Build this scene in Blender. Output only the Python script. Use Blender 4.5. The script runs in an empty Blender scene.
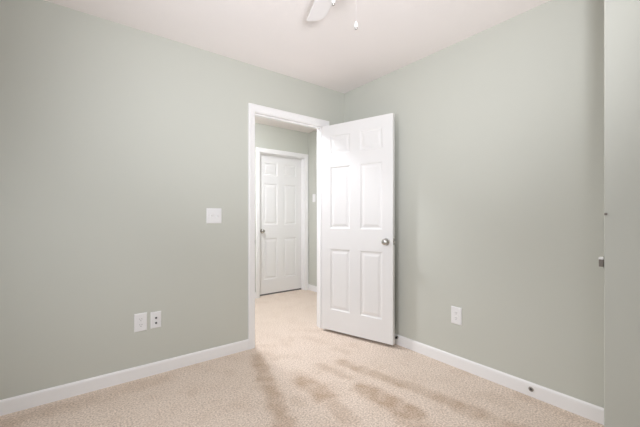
import bpy, bmesh, math, random
from mathutils import Vector, Matrix, noise

random.seed(4)
PI = math.pi
COL = bpy.context.scene.collection
SC = bpy.context.scene

# ------------------------------------------------------------------ camera, world, exposure
YAW = math.radians(52.467)
CAM_Z = 1.126
cam_data = bpy.data.cameras.new('camera')
cam_data.sensor_width = 36.0
cam_data.lens = 325.03 / 640 * 36
cam_data.shift_y = 0.0061
cam_data.clip_start = 0.02
cam = bpy.data.objects.new('camera', cam_data)
COL.objects.link(cam)
cam.location = (0, 0, CAM_Z)
cam.rotation_euler = (PI / 2, 0, YAW - PI / 2)
SC.camera = cam

world = bpy.data.worlds.new('world')
SC.world = world
world.use_nodes = True
world.node_tree.nodes['Background'].inputs[0].default_value = (0.75, 0.85, 1.0, 1)
world.node_tree.nodes['Background'].inputs[1].default_value = 0.3

SC.view_settings.view_transform = 'Standard'
SC.view_settings.look = 'None'
SC.view_settings.gamma = 1.0
SC.view_settings.use_curve_mapping = False
SC.view_settings.exposure = 0.05

# the photographer's flash, held beside the camera and bounced off the ceiling
fl = bpy.data.lights.new('bounce_flash', 'SPOT')
fl.energy = 208.0
fl.color = (0.955, 0.975, 1.05)
fl.spot_size = math.radians(97)
fl.spot_blend = 1.0
fl.shadow_soft_size = 0.18
flo = bpy.data.objects.new('bounce_flash', fl)
COL.objects.link(flo)
flo.location = (0.0, -0.30, 1.17)
flo.rotation_euler = (Vector((1.03, 1.13, 2.44)) - flo.location).to_track_quat('-Z', 'Y').to_euler()

# added fill lights, standing inside the room before two unseen windows
def fill_light(watts, loc, aim, spread):
    wl = bpy.data.lights.new('fill_light', 'AREA')
    wl.shape = 'RECTANGLE'; wl.size = 1.14; wl.size_y = 1.24
    wl.energy = watts
    wl.spread = math.radians(spread)
    wl.color = (0.93, 0.97, 1.06)
    o = bpy.data.objects.new('fill_light', wl)
    COL.objects.link(o)
    o.location = loc
    o.rotation_euler = Vector(aim).to_track_quat('-Z', 'Y').to_euler()
fill_light(12.0, (-0.88, 1.10, 1.52), (1, 0.28, -0.36), 120)
fill_light(5.6, (-0.42, -0.42, 1.55), (0.55, 0.80, -0.30), 110)

FAN_LIGHT = 0.0       # emission strength of the opal globe under the fan
HALL_LIGHT = 155.0      # emission strength of the hallway's ceiling dome
HALL_LAMP = 9.0       # watts of the lamp in that fixture, thrown downwards

# ------------------------------------------------------------------ room measures (metres)
H = 2.44
XR = 2.306             # right wall
YL = 2.577             # wall with the doorway
WT = 0.112             # its thickness
YH = YL + WT           # hallway face of that wall
Y2 = 4.131             # far hallway wall
X3 = 2.945             # end wall of the hallway
XB = -1.10             # wall behind, to the left
YC0, YC1 = -0.62, 0.382  # wall behind the camera; front corner of the closet
XC = 1.905             # face of the closet
O0, O1, OZ = 1.269, 2.026, 2.040    # doorway
F0, F1 = 2.109, 2.873               # far doorway

# ------------------------------------------------------------------ materials
def mat(name, color, rough=0.5, metal=0.0, bump=None, spec=0.5, var=None):
    m = bpy.data.materials.new(name)
    m.use_nodes = True
    nt = m.node_tree
    b = nt.nodes['Principled BSDF']
    b.inputs['Base Color'].default_value = (*color, 1)
    b.inputs['Roughness'].default_value = rough
    b.inputs['Metallic'].default_value = metal
    b.inputs['Specular IOR Level'].default_value = spec
    tc = nt.nodes.new('ShaderNodeTexCoord')
    if bump:
        scale, strength, dist = bump
        n = nt.nodes.new('ShaderNodeTexNoise')
        n.inputs['Scale'].default_value = scale
        n.inputs['Detail'].default_value = 4
        nt.links.new(tc.outputs['Object'], n.inputs['Vector'])
        bp = nt.nodes.new('ShaderNodeBump')
        bp.inputs['Strength'].default_value = strength
        bp.inputs['Distance'].default_value = dist
        nt.links.new(n.outputs['Fac'], bp.inputs['Height'])
        nt.links.new(bp.outputs['Normal'], b.inputs['Normal'])
    if var:
        scale, amount = var
        n = nt.nodes.new('ShaderNodeTexNoise')
        n.inputs['Scale'].default_value = scale
        n.inputs['Detail'].default_value = 2
        nt.links.new(tc.outputs['Object'], n.inputs['Vector'])
        r = nt.nodes.new('ShaderNodeValToRGB')
        r.color_ramp.elements[0].position = 0.3
        r.color_ramp.elements[1].position = 0.7
        r.color_ramp.elements[0].color = (*[c * (1 - amount) for c in color], 1)
        r.color_ramp.elements[1].color = (*[min(1, c * (1 + amount)) for c in color], 1)
        nt.links.new(n.outputs['Fac'], r.inputs['Fac'])
        nt.links.new(r.outputs['Color'], b.inputs['Base Color'])
    return m

def emit(name, color, strength):
    m = bpy.data.materials.new(name)
    m.use_nodes = True
    b = m.node_tree.nodes['Principled BSDF']
    b.inputs['Base Color'].default_value = (0.9, 0.9, 0.88, 1)
    b.inputs['Emission Color'].default_value = (*color, 1)
    b.inputs['Emission Strength'].default_value = strength
    return m

M_WALL = mat('sage_wall_paint', (0.595, 0.60, 0.535), 0.55, bump=(350, 0.06, 0.002), spec=0.3, var=(1.2, 0.012))
M_CEIL = mat('ceiling_texture', (0.93, 0.875, 0.845), 0.9, bump=(170, 0.35, 0.004), spec=0.1)
M_TRIM = mat('white_trim_paint', (0.91, 0.895, 0.88), 0.35, bump=(60, 0.03, 0.002))
M_DOOR = mat('white_door_paint', (0.835, 0.82, 0.80), 0.38, bump=(90, 0.03, 0.002))
M_PLATE = mat('white_plastic', (0.86, 0.85, 0.84), 0.3)
M_SLOT = mat('dark_slot', (0.03, 0.03, 0.03), 0.6)
M_GREYSLOT = mat('grey_slot', (0.11, 0.11, 0.11), 0.6)
M_NICKEL = mat('satin_nickel', (0.62, 0.60, 0.57), 0.22, 1.0, bump=(40, 0.02, 0.001))
M_STEEL = mat('dull_steel', (0.42, 0.40, 0.37), 0.42, 1.0)
M_DARK = mat('tarnished_bronze', (0.20, 0.175, 0.15), 0.5, 0.6)
M_RUBBER = mat('black_rubber', (0.02, 0.02, 0.02), 0.7)
M_FAN = mat('fan_white', (0.90, 0.865, 0.85), 0.4, bump=(30, 0.02, 0.001))
M_GLOBE = emit('opal_glass_lit', (1.0, 0.965, 0.93), FAN_LIGHT)
M_DOME = emit('hall_dome_lit', (0.95, 0.98, 1.07), HALL_LIGHT)
M_GLASS = mat('window_glass', (1, 1, 1), 0.02)
M_GLASS.node_tree.nodes['Principled BSDF'].inputs['Transmission Weight'].default_value = 1.0
M_GAP_SHADE = mat('gap_shade_grey', (0.16, 0.155, 0.15), 0.8)

def carpet_mat():
    m = bpy.data.materials.new('beige_cut_pile_carpet')
    m.use_nodes = True
    nt = m.node_tree
    N, L = nt.nodes.new, nt.links.new
    b = nt.nodes['Principled BSDF']
    b.inputs['Roughness'].default_value = 0.95
    b.inputs['Specular IOR Level'].default_value = 0.05
    tc = N('ShaderNodeTexCoord')
    att = N('ShaderNodeAttribute'); att.attribute_name = 'pile'
    # pile brushed the other way: warmer and browner
    mix = N('ShaderNodeMix'); mix.data_type = 'RGBA'
    mix.inputs[6].default_value = (0.80, 0.685, 0.585, 1)
    mix.inputs[7].default_value = (0.575, 0.435, 0.325, 1)
    big = N('ShaderNodeTexNoise'); big.inputs['Scale'].default_value = 5; big.inputs['Detail'].default_value = 3
    L(tc.outputs['Object'], big.inputs['Vector'])
    mr = N('ShaderNodeMapRange')
    mr.inputs['From Min'].default_value = 0.45; mr.inputs['From Max'].default_value = 0.75
    mr.inputs['To Min'].default_value = 0.0; mr.inputs['To Max'].default_value = 0.2
    L(big.outputs['Fac'], mr.inputs['Value'])
    add = N('ShaderNodeMath'); add.operation = 'ADD'; add.use_clamp = True
    L(att.outputs['Fac'], add.inputs[0]); L(mr.outputs['Result'], add.inputs[1])
    L(add.outputs[0], mix.inputs[0])
    # tufts
    g = N('ShaderNodeTexNoise'); g.inputs['Scale'].default_value = 95; g.inputs['Detail'].default_value = 4; g.inputs['Roughness'].default_value = 0.7
    L(tc.outputs['Object'], g.inputs['Vector'])
    ramp = N('ShaderNodeValToRGB')
    ramp.color_ramp.elements[0].position = 0.32; ramp.color_ramp.elements[0].color = (0.60, 0.56, 0.52, 1)
    ramp.color_ramp.elements[1].position = 0.62; ramp.color_ramp.elements[1].color = (1.19, 1.19, 1.19, 1)
    L(g.outputs['Fac'], ramp.inputs['Fac'])
    mul = N('ShaderNodeMix'); mul.data_type = 'RGBA'; mul.blend_type = 'MULTIPLY'
    mul.inputs[0].default_value = 1.0
    L(mix.outputs[2], mul.inputs[6]); L(ramp.outputs['Color'], mul.inputs[7])
    L(mul.outputs[2], b.inputs['Base Color'])
    bp = N('ShaderNodeBump'); bp.inputs['Strength'].default_value = 0.5; bp.inputs['Distance'].default_value = 0.008
    L(g.outputs['Fac'], bp.inputs['Height']); L(bp.outputs['Normal'], b.inputs['Normal'])
    return m
M_CARPET = carpet_mat()

# ------------------------------------------------------------------ mesh helpers
def link(name, bm, m, parent=None, smooth=False, **props):
    bmesh.ops.remove_doubles(bm, verts=bm.verts, dist=1e-6)
    bmesh.ops.recalc_face_normals(bm, faces=bm.faces)
    me = bpy.data.meshes.new(name)
    bm.to_mesh(me); bm.free()
    if smooth:
        for p in me.polygons: p.use_smooth = True
        me.set_sharp_from_angle(angle=math.radians(40))
    me.materials.append(m)
    o = bpy.data.objects.new(name, me)
    COL.objects.link(o)
    if parent: o.parent = parent
    for k, v in props.items(): o[k] = v
    return o

def empty(name, loc, rot=(0, 0, 0), **props):
    o = bpy.data.objects.new(name, None)
    o.empty_display_size = 0.05
    COL.objects.link(o)
    o.location = loc; o.rotation_euler = rot
    for k, v in props.items(): o[k] = v
    return o

def box(bm, x0, x1, y0, y1, z0, z1, bevel=0.0, seg=2, mtx=None):
    r = bmesh.ops.create_cube(bm, size=1.0)
    vs = r['verts']
    for v in vs:
        v.co = Vector(((x0 + x1) / 2 + v.co.x * (x1 - x0), (y0 + y1) / 2 + v.co.y * (y1 - y0), (z0 + z1) / 2 + v.co.z * (z1 - z0)))
    if bevel:
        es = list({e for v in vs for e in v.link_edges})
        rr = bmesh.ops.bevel(bm, geom=es, offset=bevel, segments=seg, affect='EDGES', profile=0.5)
        vs = [v for v in rr['verts']]
    if mtx is not None:
        fs = {v for v in bm.verts if v in set(vs)}
        for v in fs: v.co = mtx @ v.co

def lathe(bm, prof, n=24, mtx=Matrix()):
    """prof: (r, h) pairs along +Z, closed at both ends"""
    rings = []
    for r, h in prof:
        if r < 1e-5: rings.append([bm.verts.new(mtx @ Vector((0, 0, h)))])
        else: rings.append([bm.verts.new(mtx @ Vector((r * math.cos(2 * PI * i / n), r * math.sin(2 * PI * i / n), h))) for i in range(n)])
    for a, b in zip(rings, rings[1:]):
        for i in range(n):
            j = (i + 1) % n
            if len(a) == 1 and len(b) == 1: continue
            if len(a) == 1: bm.faces.new((a[0], b[i], b[j]))
            elif len(b) == 1: bm.faces.new((a[i], b[0], a[j]))
            else: bm.faces.new((a[i], b[i], b[j], a[j]))
    for ring in (rings[0], rings[-1]):
        if len(ring) > 1: bm.faces.new(ring)

def sweep(bm, prof, path, frames):
    """closed profile [(u, v)] carried along path points, frames give (U, V) vectors (mitred by the caller)"""
    rings = [[bm.verts.new(p + U * u + V * v) for u, v in prof] for p, (U, V) in zip(path, frames)]
    n = len(prof)
    for a, b in zip(rings, rings[1:]):
        for i in range(n):
            j = (i + 1) % n
            bm.faces.new((a[i], a[j], b[j], b[i]))
    bm.faces.new(rings[0]); bm.faces.new(list(reversed(rings[-1])))

def lying(axis):   # matrix turning +Z onto the given direction
    return Vector((0, 0, 1)).rotation_difference(Vector(axis)).to_matrix().to_4x4()

S = dict(kind='structure')

# ------------------------------------------------------------------ floor
STROKES = [   # (points on the floor, half width, strength): pile brushed darker by feet and the vacuum
    ([(1.194, 2.389), (1.113, 2.13), (1.045, 1.902), (0.984, 1.704), (0.898, 1.481)], 0.040, 0.75),
    ([(1.265, 1.85), (1.286, 1.717), (1.273, 1.606)], 0.059, 0.8),
    ([(1.259, 1.588), (1.243, 1.454), (1.233, 1.331)], 0.035, 0.6),
    ([(1.104, 1.68), (1.114, 1.618)], 0.024, 0.35),
    ([(1.528, 1.515), (1.54, 1.387), (1.545, 1.273), (1.552, 1.155)], 0.054, 0.95),
    ([(1.475, 1.145), (1.511, 1.01)], 0.042, 0.6),
    ([(1.5, 1.953), (1.529, 1.811), (1.554, 1.698)], 0.029, 0.45),
    ([(1.665, 1.912), (1.713, 1.689), (1.756, 1.49), (1.804, 1.319), (1.837, 1.089), (1.861, 0.918)], 0.036, 0.75),
    ([(1.802, 1.037), (1.85, 0.857), (1.889, 0.72)], 0.033, 0.5),
    ([(1.292, 2.386), (1.291, 2.268)], 0.024, 0.35),
    ([(1.796, 2.127), (1.829, 2.024)], 0.033, 0.3),
    ([(1.752, 2.513), (1.804, 2.348)], 0.036, 0.25),
    ([(-0.9, 2.45), (-0.302, 2.455), (-0.138, 2.466), (0.046, 2.438), (0.256, 2.462), (0.493, 2.46)], 0.054, 0.35),
    ([(2.236, 0.852), (2.247, 0.645), (2.246, 0.466)], 0.023, 0.3),
]
def seg_dist(p, a, b):
    ab = b - a
    t = max(0, min(1, (p - a).dot(ab) / ab.length_squared))
    return (p - a - ab * t).length

def pile(x, y):
    p = Vector((x, y))
    q = Vector((x, y, 0))
    p = p + Vector((noise.noise(q * 9), noise.noise(q * 9 + Vector((7, 3, 1))))) * 0.030
    p = p + Vector((noise.noise(q * 30), noise.noise(q * 30 + Vector((2, 9, 5))))) * 0.022
    v = 0.0
    for pts, hw, s in STROKES:
        if not any(abs(x - a) < 0.6 and abs(y - b) < 0.6 for a, b in pts): continue
        pts = [Vector(a) for a in pts]
        hw = hw * 1.4 + 0.006
        d = min(seg_dist(p, a, b) for a, b in zip(pts, pts[1:]))
        t = max(0, min(1, (hw * 1.3 - d) / (hw * 0.8)))
        s = s * (0.80 + 0.55 * noise.noise(q * 14 + Vector((5, 5, 5))))
        v = max(v, s * t * t * (3 - 2 * t))
    # small scuffs everywhere
    n = noise.noise(Vector((x * 7, y * 7, 3.3))) + 0.6 * noise.noise(Vector((x * 19, y * 19, 8.1)))
    v = max(v, max(0, min(0.22, (n - 0.20) * 0.5)))
    return v

def floor():
    step = 0.02
    x0, x1, y0, y1 = -1.2, 3.04, -0.73, 4.25
    nx, ny = int((x1 - x0) / step), int((y1 - y0) / step)
    vs = [(x0 + i * step, y0 + j * step, 0.0) for j in range(ny + 1) for i in range(nx + 1)]
    fs = [(j * (nx + 1) + i, j * (nx + 1) + i + 1, (j + 1) * (nx + 1) + i + 1, (j + 1) * (nx + 1) + i) for j in range(ny) for i in range(nx)]
    me = bpy.data.meshes.new('floor')
    me.from_pydata(vs, [], fs)
    a = me.attributes.new('pile', 'FLOAT', 'POINT')
    a.data.foreach_set('value', [pile(v[0], v[1]) if v[1] < 2.7 else 0.0 for v in vs])
    me.materials.append(M_CARPET)
    o = bpy.data.objects.new('floor', me); COL.objects.link(o)
    o['kind'] = 'structure'; o['label'] = 'beige cut pile carpet with brushed brown tracks'
floor()

# ------------------------------------------------------------------ ceiling and walls
bm = bmesh.new(); box(bm, -1.2, 3.04, -0.72, 4.25, H, H + 0.1); link('ceiling', bm, M_CEIL, **S)

bm = bmesh.new()
box(bm, XB - 0.1, O0 - 0.018, YL, YH, 0, H); box(bm, O1 + 0.018, X3 + 0.1, YL, YH, 0, H); box(bm, O0 - 0.018, O1 + 0.018, YL, YH, OZ + 0.018, H)
link('wall_left', bm, M_WALL, **S)
bm = bmesh.new(); box(bm, XR, XR + 0.11, YC0 - 0.1, YL, 0, H); link('wall_right', bm, M_WALL, **S)
bm = bmesh.new()
WY0, WY1, WZ0, WZ1 = 0.50, 1.70, 0.80, 2.10
box(bm, XB - 0.1, XB, YC0 - 0.1, WY0, 0, H); box(bm, XB - 0.1, XB, WY1, YL, 0, H)
box(bm, XB - 0.1, XB, WY0, WY1, 0, WZ0); box(bm, XB - 0.1, XB, WY0, WY1, WZ1, H)
link('wall_back', bm, M_WALL, **S)
bm = bmesh.new()
for a in ((WY0, WY0 + 0.03, WZ0, WZ1), (WY1 - 0.03, WY1, WZ0, WZ1), (WY0, WY1, WZ0, WZ0 + 0.03), (WY0, WY1, WZ1 - 0.03, WZ1), (WY0, WY1, 1.44, 1.47)):
    box(bm, XB - 0.085, XB - 0.035, *a)
box(bm, XB - 0.03, XB + 0.03, WY0 - 0.05, WY1 + 0.05, WZ0 - 0.02, WZ0)
win = link('added_window_1', bm, M_TRIM, **S)  # unseen window, added to go with the first fill light
bm = bmesh.new(); box(bm, XB - 0.070, XB - 0.064, WY0 + 0.03, WY1 - 0.03, WZ0 + 0.03, WZ1 - 0.03)
link('added_window_pane', bm, M_GLASS, win)
bm = bmesh.new()
VX0, VX1 = -1.0, 0.2
box(bm, XB, VX0, YC0 - 0.1, YC0, 0, H); box(bm, VX1, XR, YC0 - 0.1, YC0, 0, H)
box(bm, VX0, VX1, YC0 - 0.1, YC0, 0, WZ0); box(bm, VX0, VX1, YC0 - 0.1, YC0, WZ1, H)
link('wall_near', bm, M_WALL, **S)
bm = bmesh.new()
for a in ((VX0, VX0 + 0.03, WZ0, WZ1), (VX1 - 0.03, VX1, WZ0, WZ1), (VX0, VX1, WZ0, WZ0 + 0.03), (VX0, VX1, WZ1 - 0.03, WZ1), (VX0, VX1, 1.44, 1.47)):
    box(bm, a[0], a[1], YC0 - 0.085, YC0 - 0.035, a[2], a[3])
box(bm, VX0 - 0.05, VX1 + 0.05, YC0 - 0.03, YC0 + 0.03, WZ0 - 0.02, WZ0)
win = link('added_window_2', bm, M_TRIM, **S)  # second unseen window, added behind the other fill light
bm = bmesh.new(); box(bm, VX0 + 0.03, VX1 - 0.03, YC0 - 0.070, YC0 - 0.064, WZ0 + 0.03, WZ1 - 0.03)
link('added_window_pane', bm, M_GLASS, win)
bm = bmesh.new()
plan = [(XC, YC1), (XR, YC1), (XR, YC0), (XC + 0.14, YC0)]      # closet front turned askew so that it catches less light
lo = [bm.verts.new((x, y, 0)) for x, y in plan]; hi = [bm.verts.new((x, y, H)) for x, y in plan]
bm.faces.new(lo); bm.faces.new(hi)
for i in range(4): bm.faces.new((lo[i], lo[(i + 1) % 4], hi[(i + 1) % 4], hi[i]))
bmesh.ops.bevel(bm, geom=[e for e in bm.edges if {e.verts[0], e.verts[1]} == {lo[0], hi[0]}], offset=0.004, segments=3, affect='EDGES', profile=0.5)
link('wall_closet_side', bm, M_WALL, **S)
bm = bmesh.new()
box(bm, XB - 0.1, F0 - 0.018, Y2, Y2 + 0.11, 0, H); box(bm, F1 + 0.018, X3 + 0.1, Y2, Y2 + 0.11, 0, H); box(bm, F0 - 0.018, F1 + 0.018, Y2, Y2 + 0.11, OZ + 0.018, H)
link('wall_hallway_far', bm, M_WALL, **S)
bm = bmesh.new(); box(bm, X3, X3 + 0.1, YH, Y2, 0, H); link('wall_hallway_end', bm, M_WALL, **S)
bm = bmesh.new(); box(bm, XB - 0.1, XB, YH, Y2, 0, H); link('wall_hallway_back', bm, M_WALL, **S)

# ------------------------------------------------------------------ baseboards
BH = 0.086
BP = [(0, 0), (0.012, 0), (0.012, BH - 0.018), (0.0105, BH - 0.008), (0.006, BH - 0.002), (0.003, BH), (0, BH)]
def baseboard(name, a, b, n):
    bm = bmesh.new()
    a, b, n = Vector((*a, 0)), Vector((*b, 0)), Vector((*n, 0))
    sweep(bm, BP, [a, b], [(n, Vector((0, 0, 1)))] * 2)
    return link(name, bm, M_TRIM, **S)
C0, C1 = O0 - 0.063, O1 + 0.063
G0, G1 = F0 - 0.063, F1 + 0.063
baseboard('baseboard_left', (XB, YL), (C0, YL), (0, -1))
baseboard('baseboard_left_corner', (C1, YL), (XR, YL), (0, -1))
baseboard('baseboard_right', (XR, YL - 0.012), (XR, YC1), (-1, 0))
baseboard('baseboard_back', (XB, YC0), (XB, YL - 0.012), (1, 0))
baseboard('baseboard_near', (XB, YC0), (XC, YC0), (0, 1))
baseboard('baseboard_hallway_far', (XB, Y2), (G0, Y2), (0, -1))
baseboard('baseboard_hallway_end', (X3, YH), (X3, Y2), (-1, 0))
baseboard('baseboard_hallway_near', (XB, YH), (C0, YH), (0, 1))

# ------------------------------------------------------------------ door casings and jambs
CP = [(0, 0), (0, 0.009), (0.004, 0.0105), (0.012, 0.0105), (0.016, 0.0125), (0.030, 0.0135), (0.040, 0.0165), (0.053, 0.0165), (0.057, 0.014), (0.057, 0)]
def casing(name, x0, x1, zt, y, ny):
    """profile u runs outward from the opening, v off the wall"""
    bm = bmesh.new()
    r = 0.006
    x0, x1, zt = x0 - r, x1 + r, zt + r
    V = Vector((0, ny, 0))
    L, R, U = Vector((-1, 0, 0)), Vector((1, 0, 0)), Vector((0, 0, 1))
    sweep(bm, CP, [Vector((x0, y, 0)), Vector((x0, y, zt)), Vector((x1, y, zt)), Vector((x1, y, 0))],
          [(L, V), (L + U, V), (R + U, V), (R, V)])
    return link(name, bm, M_TRIM, **S)
def jamb(name, x0, x1, zt, y0, y1, stop):
    bm = bmesh.new()
    t = 0.018
    box(bm, x0 - t, x0, y0, y1, 0, zt); box(bm, x1, x1 + t, y0, y1, 0, zt); box(bm, x0 - t, x1 + t, y0, y1, zt, zt + t)
    s0, s1 = stop
    box(bm, x0, x0 + 0.011, s0, s1, 0, zt - 0.011, bevel=0.002); box(bm, x1 - 0.011, x1, s0, s1, 0, zt - 0.011, bevel=0.002)
    box(bm, x0, x1, s0, s1, zt - 0.011, zt, bevel=0.002)
    return link(name, bm, M_TRIM, **S)
casing('trim_1', O0, O1, OZ, YL, -1)
casing('trim_2', O0, O1, OZ, YH, 1)
casing('trim_3', F0, F1, OZ, Y2, -1)
j1 = jamb('trim_4', O0, O1, OZ, YL, YH, (YL + 0.038, YL + 0.072))
jamb('trim_5', F0, F1, OZ, Y2, Y2 + 0.112, (Y2 + 0.044, Y2 + 0.076))
# strike plate on the latch side of the doorway
bm = bmesh.new()
box(bm, O0, O0 + 0.0016, YL - 0.002, YL + 0.032, 0.885, 0.945, bevel=0.0006, seg=1)
box(bm, O0 - 0.004, O0 + 0.0016, YL - 0.0045, YL - 0.001, 0.900, 0.930, bevel=0.0006, seg=1)
link('strike_plate', bm, M_STEEL, j1)

# ------------------------------------------------------------------ six-panel doors
DT = 0.035
def door_leaf(name, W, zb, zt, panels):
    """leaf in its own frame: x from the hinge edge, y through the thickness (0 = near face), z up from the floor"""
    bm = bmesh.new()
    xs = sorted({0, W} | {v for p in panels for v in p[:2]})
    zs = sorted({zb, zt} | {v for p in panels for v in p[2:]})
    cells = {(p[0], p[2]) for p in panels}
    def quad(*c): bm.faces.new([bm.verts.new(v) for v in c])
    for face, sgn in ((0.0, 1), (DT, -1)):
        for xa, xb in zip(xs, xs[1:]):
            for za, zb_ in zip(zs, zs[1:]):
                if (xa, za) not in cells:
                    quad((xa, face, za), (xb, face, za), (xb, face, zb_), (xa, face, zb_))
                    continue
                # ogee down, flat, then the raised field
                steps = [(0, 0), (0.004, 0.0015), (0.010, 0.0065), (0.015, 0.0075), (0.021, 0.0075), (0.027, 0.0068), (0.044, 0.0022), (0.048, 0.0018)]
                for (i0, d0), (i1, d1) in zip(steps, steps[1:]):
                    a = [(xa + i0, za + i0), (xb - i0, za + i0), (xb - i0, zb_ - i0), (xa + i0, zb_ - i0)]
                    b = [(xa + i1, za + i1), (xb - i1, za + i1), (xb - i1, zb_ - i1), (xa + i1, zb_ - i1)]
                    for k in range(4):
                        m_ = (k + 1) % 4
                        quad((a[k][0], face + sgn * d0, a[k][1]), (a[m_][0], face + sgn * d0, a[m_][1]),
                             (b[m_][0], face + sgn * d1, b[m_][1]), (b[k][0], face + sgn * d1, b[k][1]))
                i1, d1 = steps[-1]
                quad((xa + i1, face + sgn * d1, za + i1), (xb - i1, face + sgn * d1, za + i1), (xb - i1, face + sgn * d1, zb_ - i1), (xa + i1, face + sgn * d1, zb_ - i1))
    for za, zb_ in zip(zs, zs[1:]):
        for x in (0, W): quad((x, 0, za), (x, DT, za), (x, DT, zb_), (x, 0, zb_))
    for xa, xb in zip(xs, xs[1:]):
        for z in (zb, zt): quad((xa, 0, z), (xb, 0, z), (xb, DT, z), (xa, DT, z))
    return link(name, bm, M_DOOR)

KNOB = [(0.0, 0.0), (0.032, 0.0), (0.032, 0.003), (0.029, 0.007), (0.016, 0.009), (0.0125, 0.013), (0.0115, 0.022), (0.015, 0.027),
        (0.0225, 0.032), (0.0265, 0.039), (0.0268, 0.046), (0.024, 0.052), (0.017, 0.0555), (0.008, 0.057), (0.0, 0.057)]
def knob(door, x, z, y, sgn, scale=1.0):
    mtx = Matrix.Translation((x, y, z)) @ lying((0, sgn, 0)) @ Matrix.Scale(scale, 4)
    bm = bmesh.new(); lathe(bm, KNOB[:5] + [(0.0, 0.009)], 28, mtx)
    ro = link('rosette', bm, M_NICKEL, door, smooth=True)
    bm = bmesh.new(); lathe(bm, [(0.0, 0.0085), (0.0125, 0.0085)] + KNOB[5:], 28, mtx)
    return ro, link('door_knob', bm, M_NICKEL, door, smooth=True)

def hinge(door, y_out, z, sgn):
    bm = bmesh.new()
    lathe(bm, [(0.0, -0.052), (0.004, -0.051), (0.0058, -0.045), (0.0058, 0.045), (0.004, 0.051), (0.0, 0.052)], 12, Matrix.Translation((0.0, y_out, z)))
    box(bm, -0.0015, 0.0, min(y_out, y_out - sgn * 0.034), max(y_out, y_out - sgn * 0.034), z - 0.044, z + 0.044)
    return link('hinge', bm, M_NICKEL, door, smooth=True)

# room door, swung open past square
W1 = 0.751
zb, zt = 0.026, 2.026
def panels(W, st, mu):
    pw = (W - 2 * st - mu) / 2
    out = []
    for x in (st, st + pw + mu):
        for z0, z1 in ((0.226, 0.822), (1.018, 1.618), (1.738, 1.922)): out.append((round(x, 4), round(x + pw, 4), z0, z1))
    return out
d1 = door_leaf('door_1', W1, zb, zt, panels(W1, 0.098, 0.105))
d1['kind'] = 'structure'; d1['category'] = 'door'
d1['label'] = 'white six-panel bedroom door swung open against the right wall'
TH = math.radians(106.6)
pivot = Vector((O1, YL - 0.007, 0))
hall_corner = pivot + Matrix.Rotation(TH, 3, 'Z') @ Vector((-0.003, 0.007 + DT, 0))
ang = PI + TH                      # the leaf runs this way from its hinge edge
d1.location = hall_corner
d1.rotation_euler = (0, 0, ang)    # local +y (through the leaf) points to the right wall
knob(d1, W1 - 0.060, 0.914, 0.0, -1)
knob(d1, W1 - 0.060, 0.914, DT, 1, 0.9)
bm = bmesh.new(); box(bm, W1 - 0.0005, W1 + 0.0012, 0.005, DT - 0.005, 0.887, 0.945, bevel=0.0005, seg=1)
box(bm, W1, W1 + 0.011, 0.011, DT - 0.012, 0.908, 0.924, bevel=0.003)
link('latch', bm, M_NICKEL, d1)
for z in (0.25, 1.02, 1.80): hinge(d1, DT + 0.007, z, 1)

# hallway door, closed
W2 = F1 - F0 - 0.006
d2 = door_leaf('door_2', W2, 0.022, 2.035, panels(W2, 0.100, 0.108))
d2['kind'] = 'structure'; d2['category'] = 'door'
d2['label'] = 'closed white six-panel door across the hallway'
d2.location = (F0 + 0.003, Y2 + 0.077, 0)
knob(d2, 0.070, 0.930, 0.0, -1)
# dark grey strip standing in for the shade in the gap under it
bm = bmesh.new(); box(bm, F0, F1, Y2 + 0.080, Y2 + 0.110, 0.001, 0.021); link('gap_shade_strip', bm, M_GAP_SHADE, **S)

# ------------------------------------------------------------------ ceiling fan with light
fan_c = Vector((math.cos(YAW) * 1.33 + math.sin(YAW) * 0.12, math.sin(YAW) * 1.33 - math.cos(YAW) * 0.12, 0))
fan = empty('ceiling_fan', (fan_c.x, fan_c.y, H), label='white ceiling fan with two pull chains hanging above the carpet', category='ceiling fan')
def fpart(name, prof, m=M_FAN, n=32):
    bm = bmesh.new(); lathe(bm, [(r, z - H) for r, z in prof], n); return link(name, bm, m, fan, smooth=True)
fpart('canopy', [(0, 2.44), (0.066, 2.44), (0.066, 2.425), (0.05, 2.405), (0.02, 2.395), (0, 2.395)])
fpart('downrod', [(0, 2.41), (0.012, 2.41), (0.012, 2.34), (0, 2.34)])
fpart('motor_housing', [(0, 2.352), (0.05, 2.35), (0.085, 2.335), (0.092, 2.31), (0.092, 2.285), (0.08, 2.262), (0.05, 2.256), (0, 2.256)])
fpart('switch_housing', [(0, 2.258), (0.048, 2.258), (0.05, 2.22), (0.05, 2.185), (0.042, 2.172), (0, 2.172)])
globe = fpart('light_globe', [(0, 2.174), (0.036, 2.174), (0.040, 2.165), (0.055, 2.145), (0.060, 2.115), (0.055, 2.088), (0.040, 2.068), (0.02, 2.060), (0, 2.058)], M_GLOBE)
BLADE_Z = 2.250 - H
def blade_mesh():
    bm = bmesh.new()
    # outline, x outward, y across; one corner of the tip rounded more
    top = [(0.15, -0.036), (0.20, -0.042), (0.30, -0.046), (0.40, -0.049), (0.465, -0.050), (0.490, -0.048), (0.512, -0.042), (0.528, -0.032), (0.538, -0.018), (0.544, 0.000),
           (0.546, 0.030), (0.548, 0.044), (0.546, 0.050), (0.540, 0.053), (0.40, 0.051), (0.30, 0.048), (0.20, 0.042), (0.15, 0.036)]
    a = [bm.verts.new((x, y, 0.0025)) for x, y in top]
    b = [bm.verts.new((x, y, -0.0025)) for x, y in top]
    bm.faces.new(a); bm.faces.new(list(reversed(b)))
    for i in range(len(top)):
        j = (i + 1) % len(top); bm.faces.new((a[i], b[i], b[j], a[j]))
    return bm
def iron_mesh():
    bm = bmesh.new()
    box(bm, 0.07, 0.175, -0.012, 0.012, -0.008, -0.003, bevel=0.001, seg=1)
    box(bm, 0.165, 0.215, -0.03, 0.03, -0.008, -0.003, bevel=0.001, seg=1)
    return bm
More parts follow.
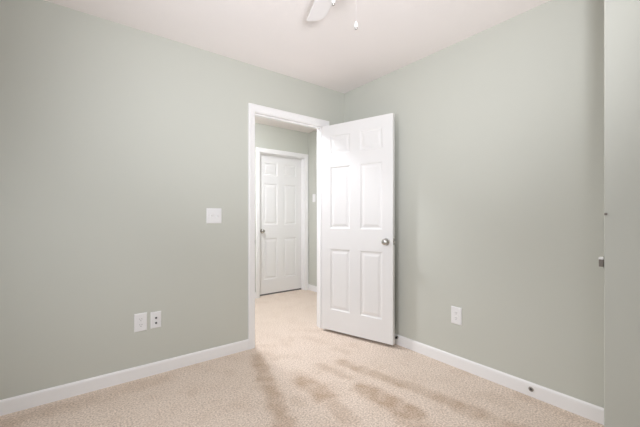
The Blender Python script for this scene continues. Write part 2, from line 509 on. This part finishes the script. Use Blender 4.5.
A0 = YAW + math.radians(15.5)
b0 = link('blade', blade_mesh(), M_FAN, fan)
i0 = link('blade_iron', iron_mesh(), M_FAN, b0)
for k in range(4):
    if k == 0: b = b0
    else:
        b = b0.copy(); COL.objects.link(b); b.parent = fan
        i = i0.copy(); COL.objects.link(i); i.parent = b
    b.location = (0, 0, BLADE_Z)
    b.rotation_euler = (math.radians(-9), 0, A0 + k * PI / 2)
def chain(d, l, z_end):
    x = math.cos(YAW) * d + math.sin(YAW) * l - fan_c.x
    y = math.sin(YAW) * d - math.cos(YAW) * l - fan_c.y
    bm = bmesh.new()
    r0 = math.hypot(x, y)
    ux, uy = x / r0, y / r0
    lathe(bm, [(0, 0), (0.004, 0), (0.004, r0 - 0.048), (0, r0 - 0.047)], 8, Matrix.Translation((ux * 0.047, uy * 0.047, 2.200 - H)) @ lying((ux, uy, 0)))
    z = 2.200
    while z > z_end + 0.033:
        bmesh.ops.create_icosphere(bm, subdivisions=1, radius=0.0009, matrix=Matrix.Translation((x, y, z - H))); z -= 0.0026
    c = link('pull_chain', bm, M_FAN, fan, smooth=True)
    bm = bmesh.new()
    lathe(bm, [(0, 0.036), (0.002, 0.035), (0.004, 0.031), (0.0064, 0.024), (0.0076, 0.016), (0.0068, 0.008), (0, 0.008)], 14, Matrix.Translation((x, y, z_end - H)))
    e = link('pull_end', bm, M_PLATE, c, smooth=True)
    bm = bmesh.new()
    lathe(bm, [(0, 0.0085), (0.0064, 0.0085), (0.0062, 0.003), (0.004, 0.0), (0, 0.0)], 14, Matrix.Translation((x, y, z_end - H)))
    link('pull_end_shade', bm, M_STEEL, c, smooth=True)  # grey lower end, colours in the shaded underside of the white pull
chain(1.387, 0.154, 1.928)
chain(1.300, 0.054, 1.974)

# ------------------------------------------------------------------ hallway ceiling light
hl = empty('ceiling_light', (1.36, 3.20, H), label='round opal ceiling light in the hallway beyond the doorway', category='ceiling light')
bm = bmesh.new(); lathe(bm, [(0, 0), (0.15, 0), (0.15, -0.02), (0, -0.02)], 32); link('base', bm, M_FAN, hl, smooth=True)
bm = bmesh.new(); lathe(bm, [(0, -0.02), (0.14, -0.02), (0.13, -0.035), (0.10, -0.050), (0.05, -0.058), (0, -0.060)], 32); link('light_dome', bm, M_DOME, hl, smooth=True)

sp = bpy.data.lights.new('hallway_lamp', 'SPOT')
sp.energy = HALL_LAMP; sp.spot_size = math.radians(150); sp.spot_blend = 0.5; sp.shadow_soft_size = 0.10
sp.color = (0.95, 0.98, 1.07)
spo = bpy.data.objects.new('hallway_lamp', sp); COL.objects.link(spo)
spo.location = (1.36, 3.20, H - 0.14)

# ------------------------------------------------------------------ plates on the walls
def on_wall(name, x, z, wall, **props):
    """frame: local x along the wall, local y out of the wall, z up"""
    if wall == 'L': return empty(name, (x, YL, z), (0, 0, PI), **props)          # out = -Y
    if wall == 'R': return empty(name, (XR, x, z), (0, 0, PI / 2), **props)      # out = -X
    if wall == 'H': return empty(name, (X3, x, z), (0, 0, PI / 2), **props)
def plate(parent, w, h, name='cover_plate'):
    bm = bmesh.new()
    # bevelled cover: outer rim low, face higher
    o = [(-w / 2, -h / 2), (w / 2, -h / 2), (w / 2, h / 2), (-w / 2, h / 2)]
    lev = [(0, 0.0), (0, 0.002), (0.0015, 0.0042), (0.005, 0.0060), (0.009, 0.0064)]
    rings = []
    for ins, y in lev:
        rings.append([bm.verts.new((x - math.copysign(ins, x), y, z - math.copysign(ins, z))) for x, z in o])
    for a, b in zip(rings, rings[1:]):
        for i in range(4):
            j = (i + 1) % 4; bm.faces.new((a[i], a[j], b[j], b[i]))
    bm.faces.new(rings[0]); bm.faces.new(rings[-1])
    return link(name, bm, M_PLATE, parent)
def screw(parent, x, z):
    bm = bmesh.new(); lathe(bm, [(0, 0.006), (0.003, 0.006), (0.0028, 0.0072), (0.0015, 0.0076), (0, 0.0077)], 12, Matrix.Translation((x, 0, z)) @ Matrix.Rotation(-PI / 2, 4, 'X'))
    return link('screw', bm, M_PLATE, parent, smooth=True)
Yax = Matrix.Rotation(-PI / 2, 4, 'X')      # +Z onto +Y

def outlet(t, w, h):
    plate(t, w, h)
    for s in (-1, 1):
        z = s * 0.0195
        bm = bmesh.new()
        n = 28
        prof = []
        for i in range(n):
            a = 2 * PI * i / n
            prof.append((max(-0.0168, min(0.0168, 0.0185 * math.cos(a))), max(-0.0142, min(0.0142, 0.0172 * math.sin(a)))))
        a_ = [bm.verts.new((x, 0.006, z + q)) for x, q in prof]; b_ = [bm.verts.new((x * 0.97, 0.0082, z + q * 0.97)) for x, q in prof]
        bm.faces.new(a_); bm.faces.new(b_)
        for i in range(n): bm.faces.new((a_[i], a_[(i + 1) % n], b_[(i + 1) % n], b_[i]))
        so = link('socket', bm, M_PLATE, t)
        bm = bmesh.new()
        box(bm, -0.0078, -0.0054, 0.0078, 0.0085, z + 0.0005, z + 0.0085); box(bm, 0.0054, 0.0076, 0.0078, 0.0085, z + 0.0015, z + 0.0080)
        lathe(bm, [(0, 0.0078), (0.0026, 0.0078), (0.0026, 0.0085), (0, 0.0085)], 12, Matrix.Translation((0, 0, z - 0.0068)) @ Yax)
        link('slots', bm, M_GREYSLOT, so)
    screw(t, 0, 0)

t = on_wall('power_outlet', 0.392, 0.390, 'L', label='white duplex power outlet low on the door wall, beside a cable plate', category='outlet', group='white power outlets')
outlet(t, 0.080, 0.127)
t = on_wall('power_outlet', 1.314, 0.387, 'R', label='white duplex power outlet alone on the wall behind the open door', category='outlet', group='white power outlets')
outlet(t, 0.084, 0.130)

t = on_wall('cable_plate', 0.489, 0.389, 'L', label='narrow white wall plate with two dark round cable jacks', category='cable plate')
plate(t, 0.070, 0.117)
for z in (0.015, -0.021):
    bm = bmesh.new(); lathe(bm, [(0, 0.006), (0.0072, 0.006), (0.0072, 0.0085), (0.0058, 0.0088), (0.0052, 0.0155), (0.0035, 0.0155), (0.0035, 0.011), (0, 0.011)], 18, Matrix.Translation((0, 0, z)) @ Yax)
    link('jack', bm, M_GREYSLOT, t, smooth=True)
for z in (0.045, -0.045): screw(t, 0, z)

def toggle(t, x, up):
    bm = bmesh.new(); box(bm, x - 0.0055, x + 0.0055, 0.0055, 0.0072, -0.0125, 0.0125, bevel=0.0008, seg=1); fr = link('switch_frame', bm, M_PLATE, t)
    bm = bmesh.new()
    box(bm, -0.0042, 0.0042, 0.0, 0.017, -0.0045, 0.0045, bevel=0.0015, mtx=Matrix.Translation((x, 0.004, 0)) @ Matrix.Rotation(math.radians(28 if up else -28), 4, 'X'))
    link('toggle', bm, M_PLATE, t)
t = on_wall('light_switch', 0.912, 1.139, 'L', label='white double light switch on the green wall left of the doorway', category='light switch')
plate(t, 0.121, 0.121)
toggle(t, 0.023, True); toggle(t, -0.023, False)
for x in (0.023, -0.023):
    for z in (0.030, -0.030): screw(t, x, z)

t = on_wall('light_switch', 3.98, 1.42, 'H', label='small white switch plate in the hallway, seen past the doorway', category='light switch')
plate(t, 0.075, 0.120); toggle(t, 0, True)
for z in (0.030, -0.030): screw(t, 0, z)

# ------------------------------------------------------------------ small hardware
t = empty('cable_grommet', (XR - 0.012, 0.811, 0.048), (0, 0, PI / 2), label='small dark round grommet in the white baseboard of the right wall', category='grommet')
bm = bmesh.new(); lathe(bm, [(0.007, 0), (0.0145, 0), (0.0145, 0.002), (0.012, 0.004), (0.0085, 0.004), (0.007, 0.0)], 24, Yax); 
link('rim', bm, M_STEEL, t, smooth=True)
bm = bmesh.new(); lathe(bm, [(0, 0), (0.0075, 0), (0.0075, 0.0022), (0, 0.0022)], 20, Yax); link('core', bm, M_GREYSLOT, t)

t = empty('door_stop', (XR - 0.012, 1.862, 0.066), (0, 0, PI / 2), label='short door stop with black tip behind the open door', category='door stop')
bm = bmesh.new(); lathe(bm, [(0, 0), (0.011, 0), (0.011, 0.003), (0.006, 0.005), (0.0055, 0.014), (0, 0.014)], 18, Yax); link('stop_base', bm, M_STEEL, t, smooth=True)
bm = bmesh.new(); lathe(bm, [(0, 0.013), (0.009, 0.013), (0.0095, 0.020), (0.008, 0.024), (0, 0.025)], 18, Yax); link('rubber_tip', bm, M_RUBBER, t, smooth=True)

t = empty('door_catch', (XC + 0.012, YC1, 0.924), (0, 0, 0), label='small metal door catch on the near wall edge at knob height', category='door catch')
bm = bmesh.new(); box(bm, -0.011, 0.014, 0, 0.002, -0.028, 0.028, bevel=0.0008, seg=1); link('catch_plate', bm, M_STEEL, t)
bm = bmesh.new(); box(bm, -0.0165, 0.010, 0.0005, 0.017, -0.021, 0.012, bevel=0.002); link('catch_body', bm, M_DARK, t)
bm = bmesh.new(); box(bm, -0.0165, 0.010, 0.0005, 0.018, 0.0115, 0.022, bevel=0.002); link('catch_highlight', bm, M_PLATE, t)  # white block standing in for the highlight on top of the metal

bm = bmesh.new(); lathe(bm, [(0, -0.004), (0.0016, -0.004), (0.0016, 0.004), (0.0058, 0.0045), (0.0058, 0.006), (0, 0.0072)], 12, lying((-1, 0, 0)))
nl = link('nail', bm, M_DARK, None, smooth=True, label='single nail head on the near wall edge above the catch', category='nail')
nl.location = (XC, YC1 - 0.008, 1.141)
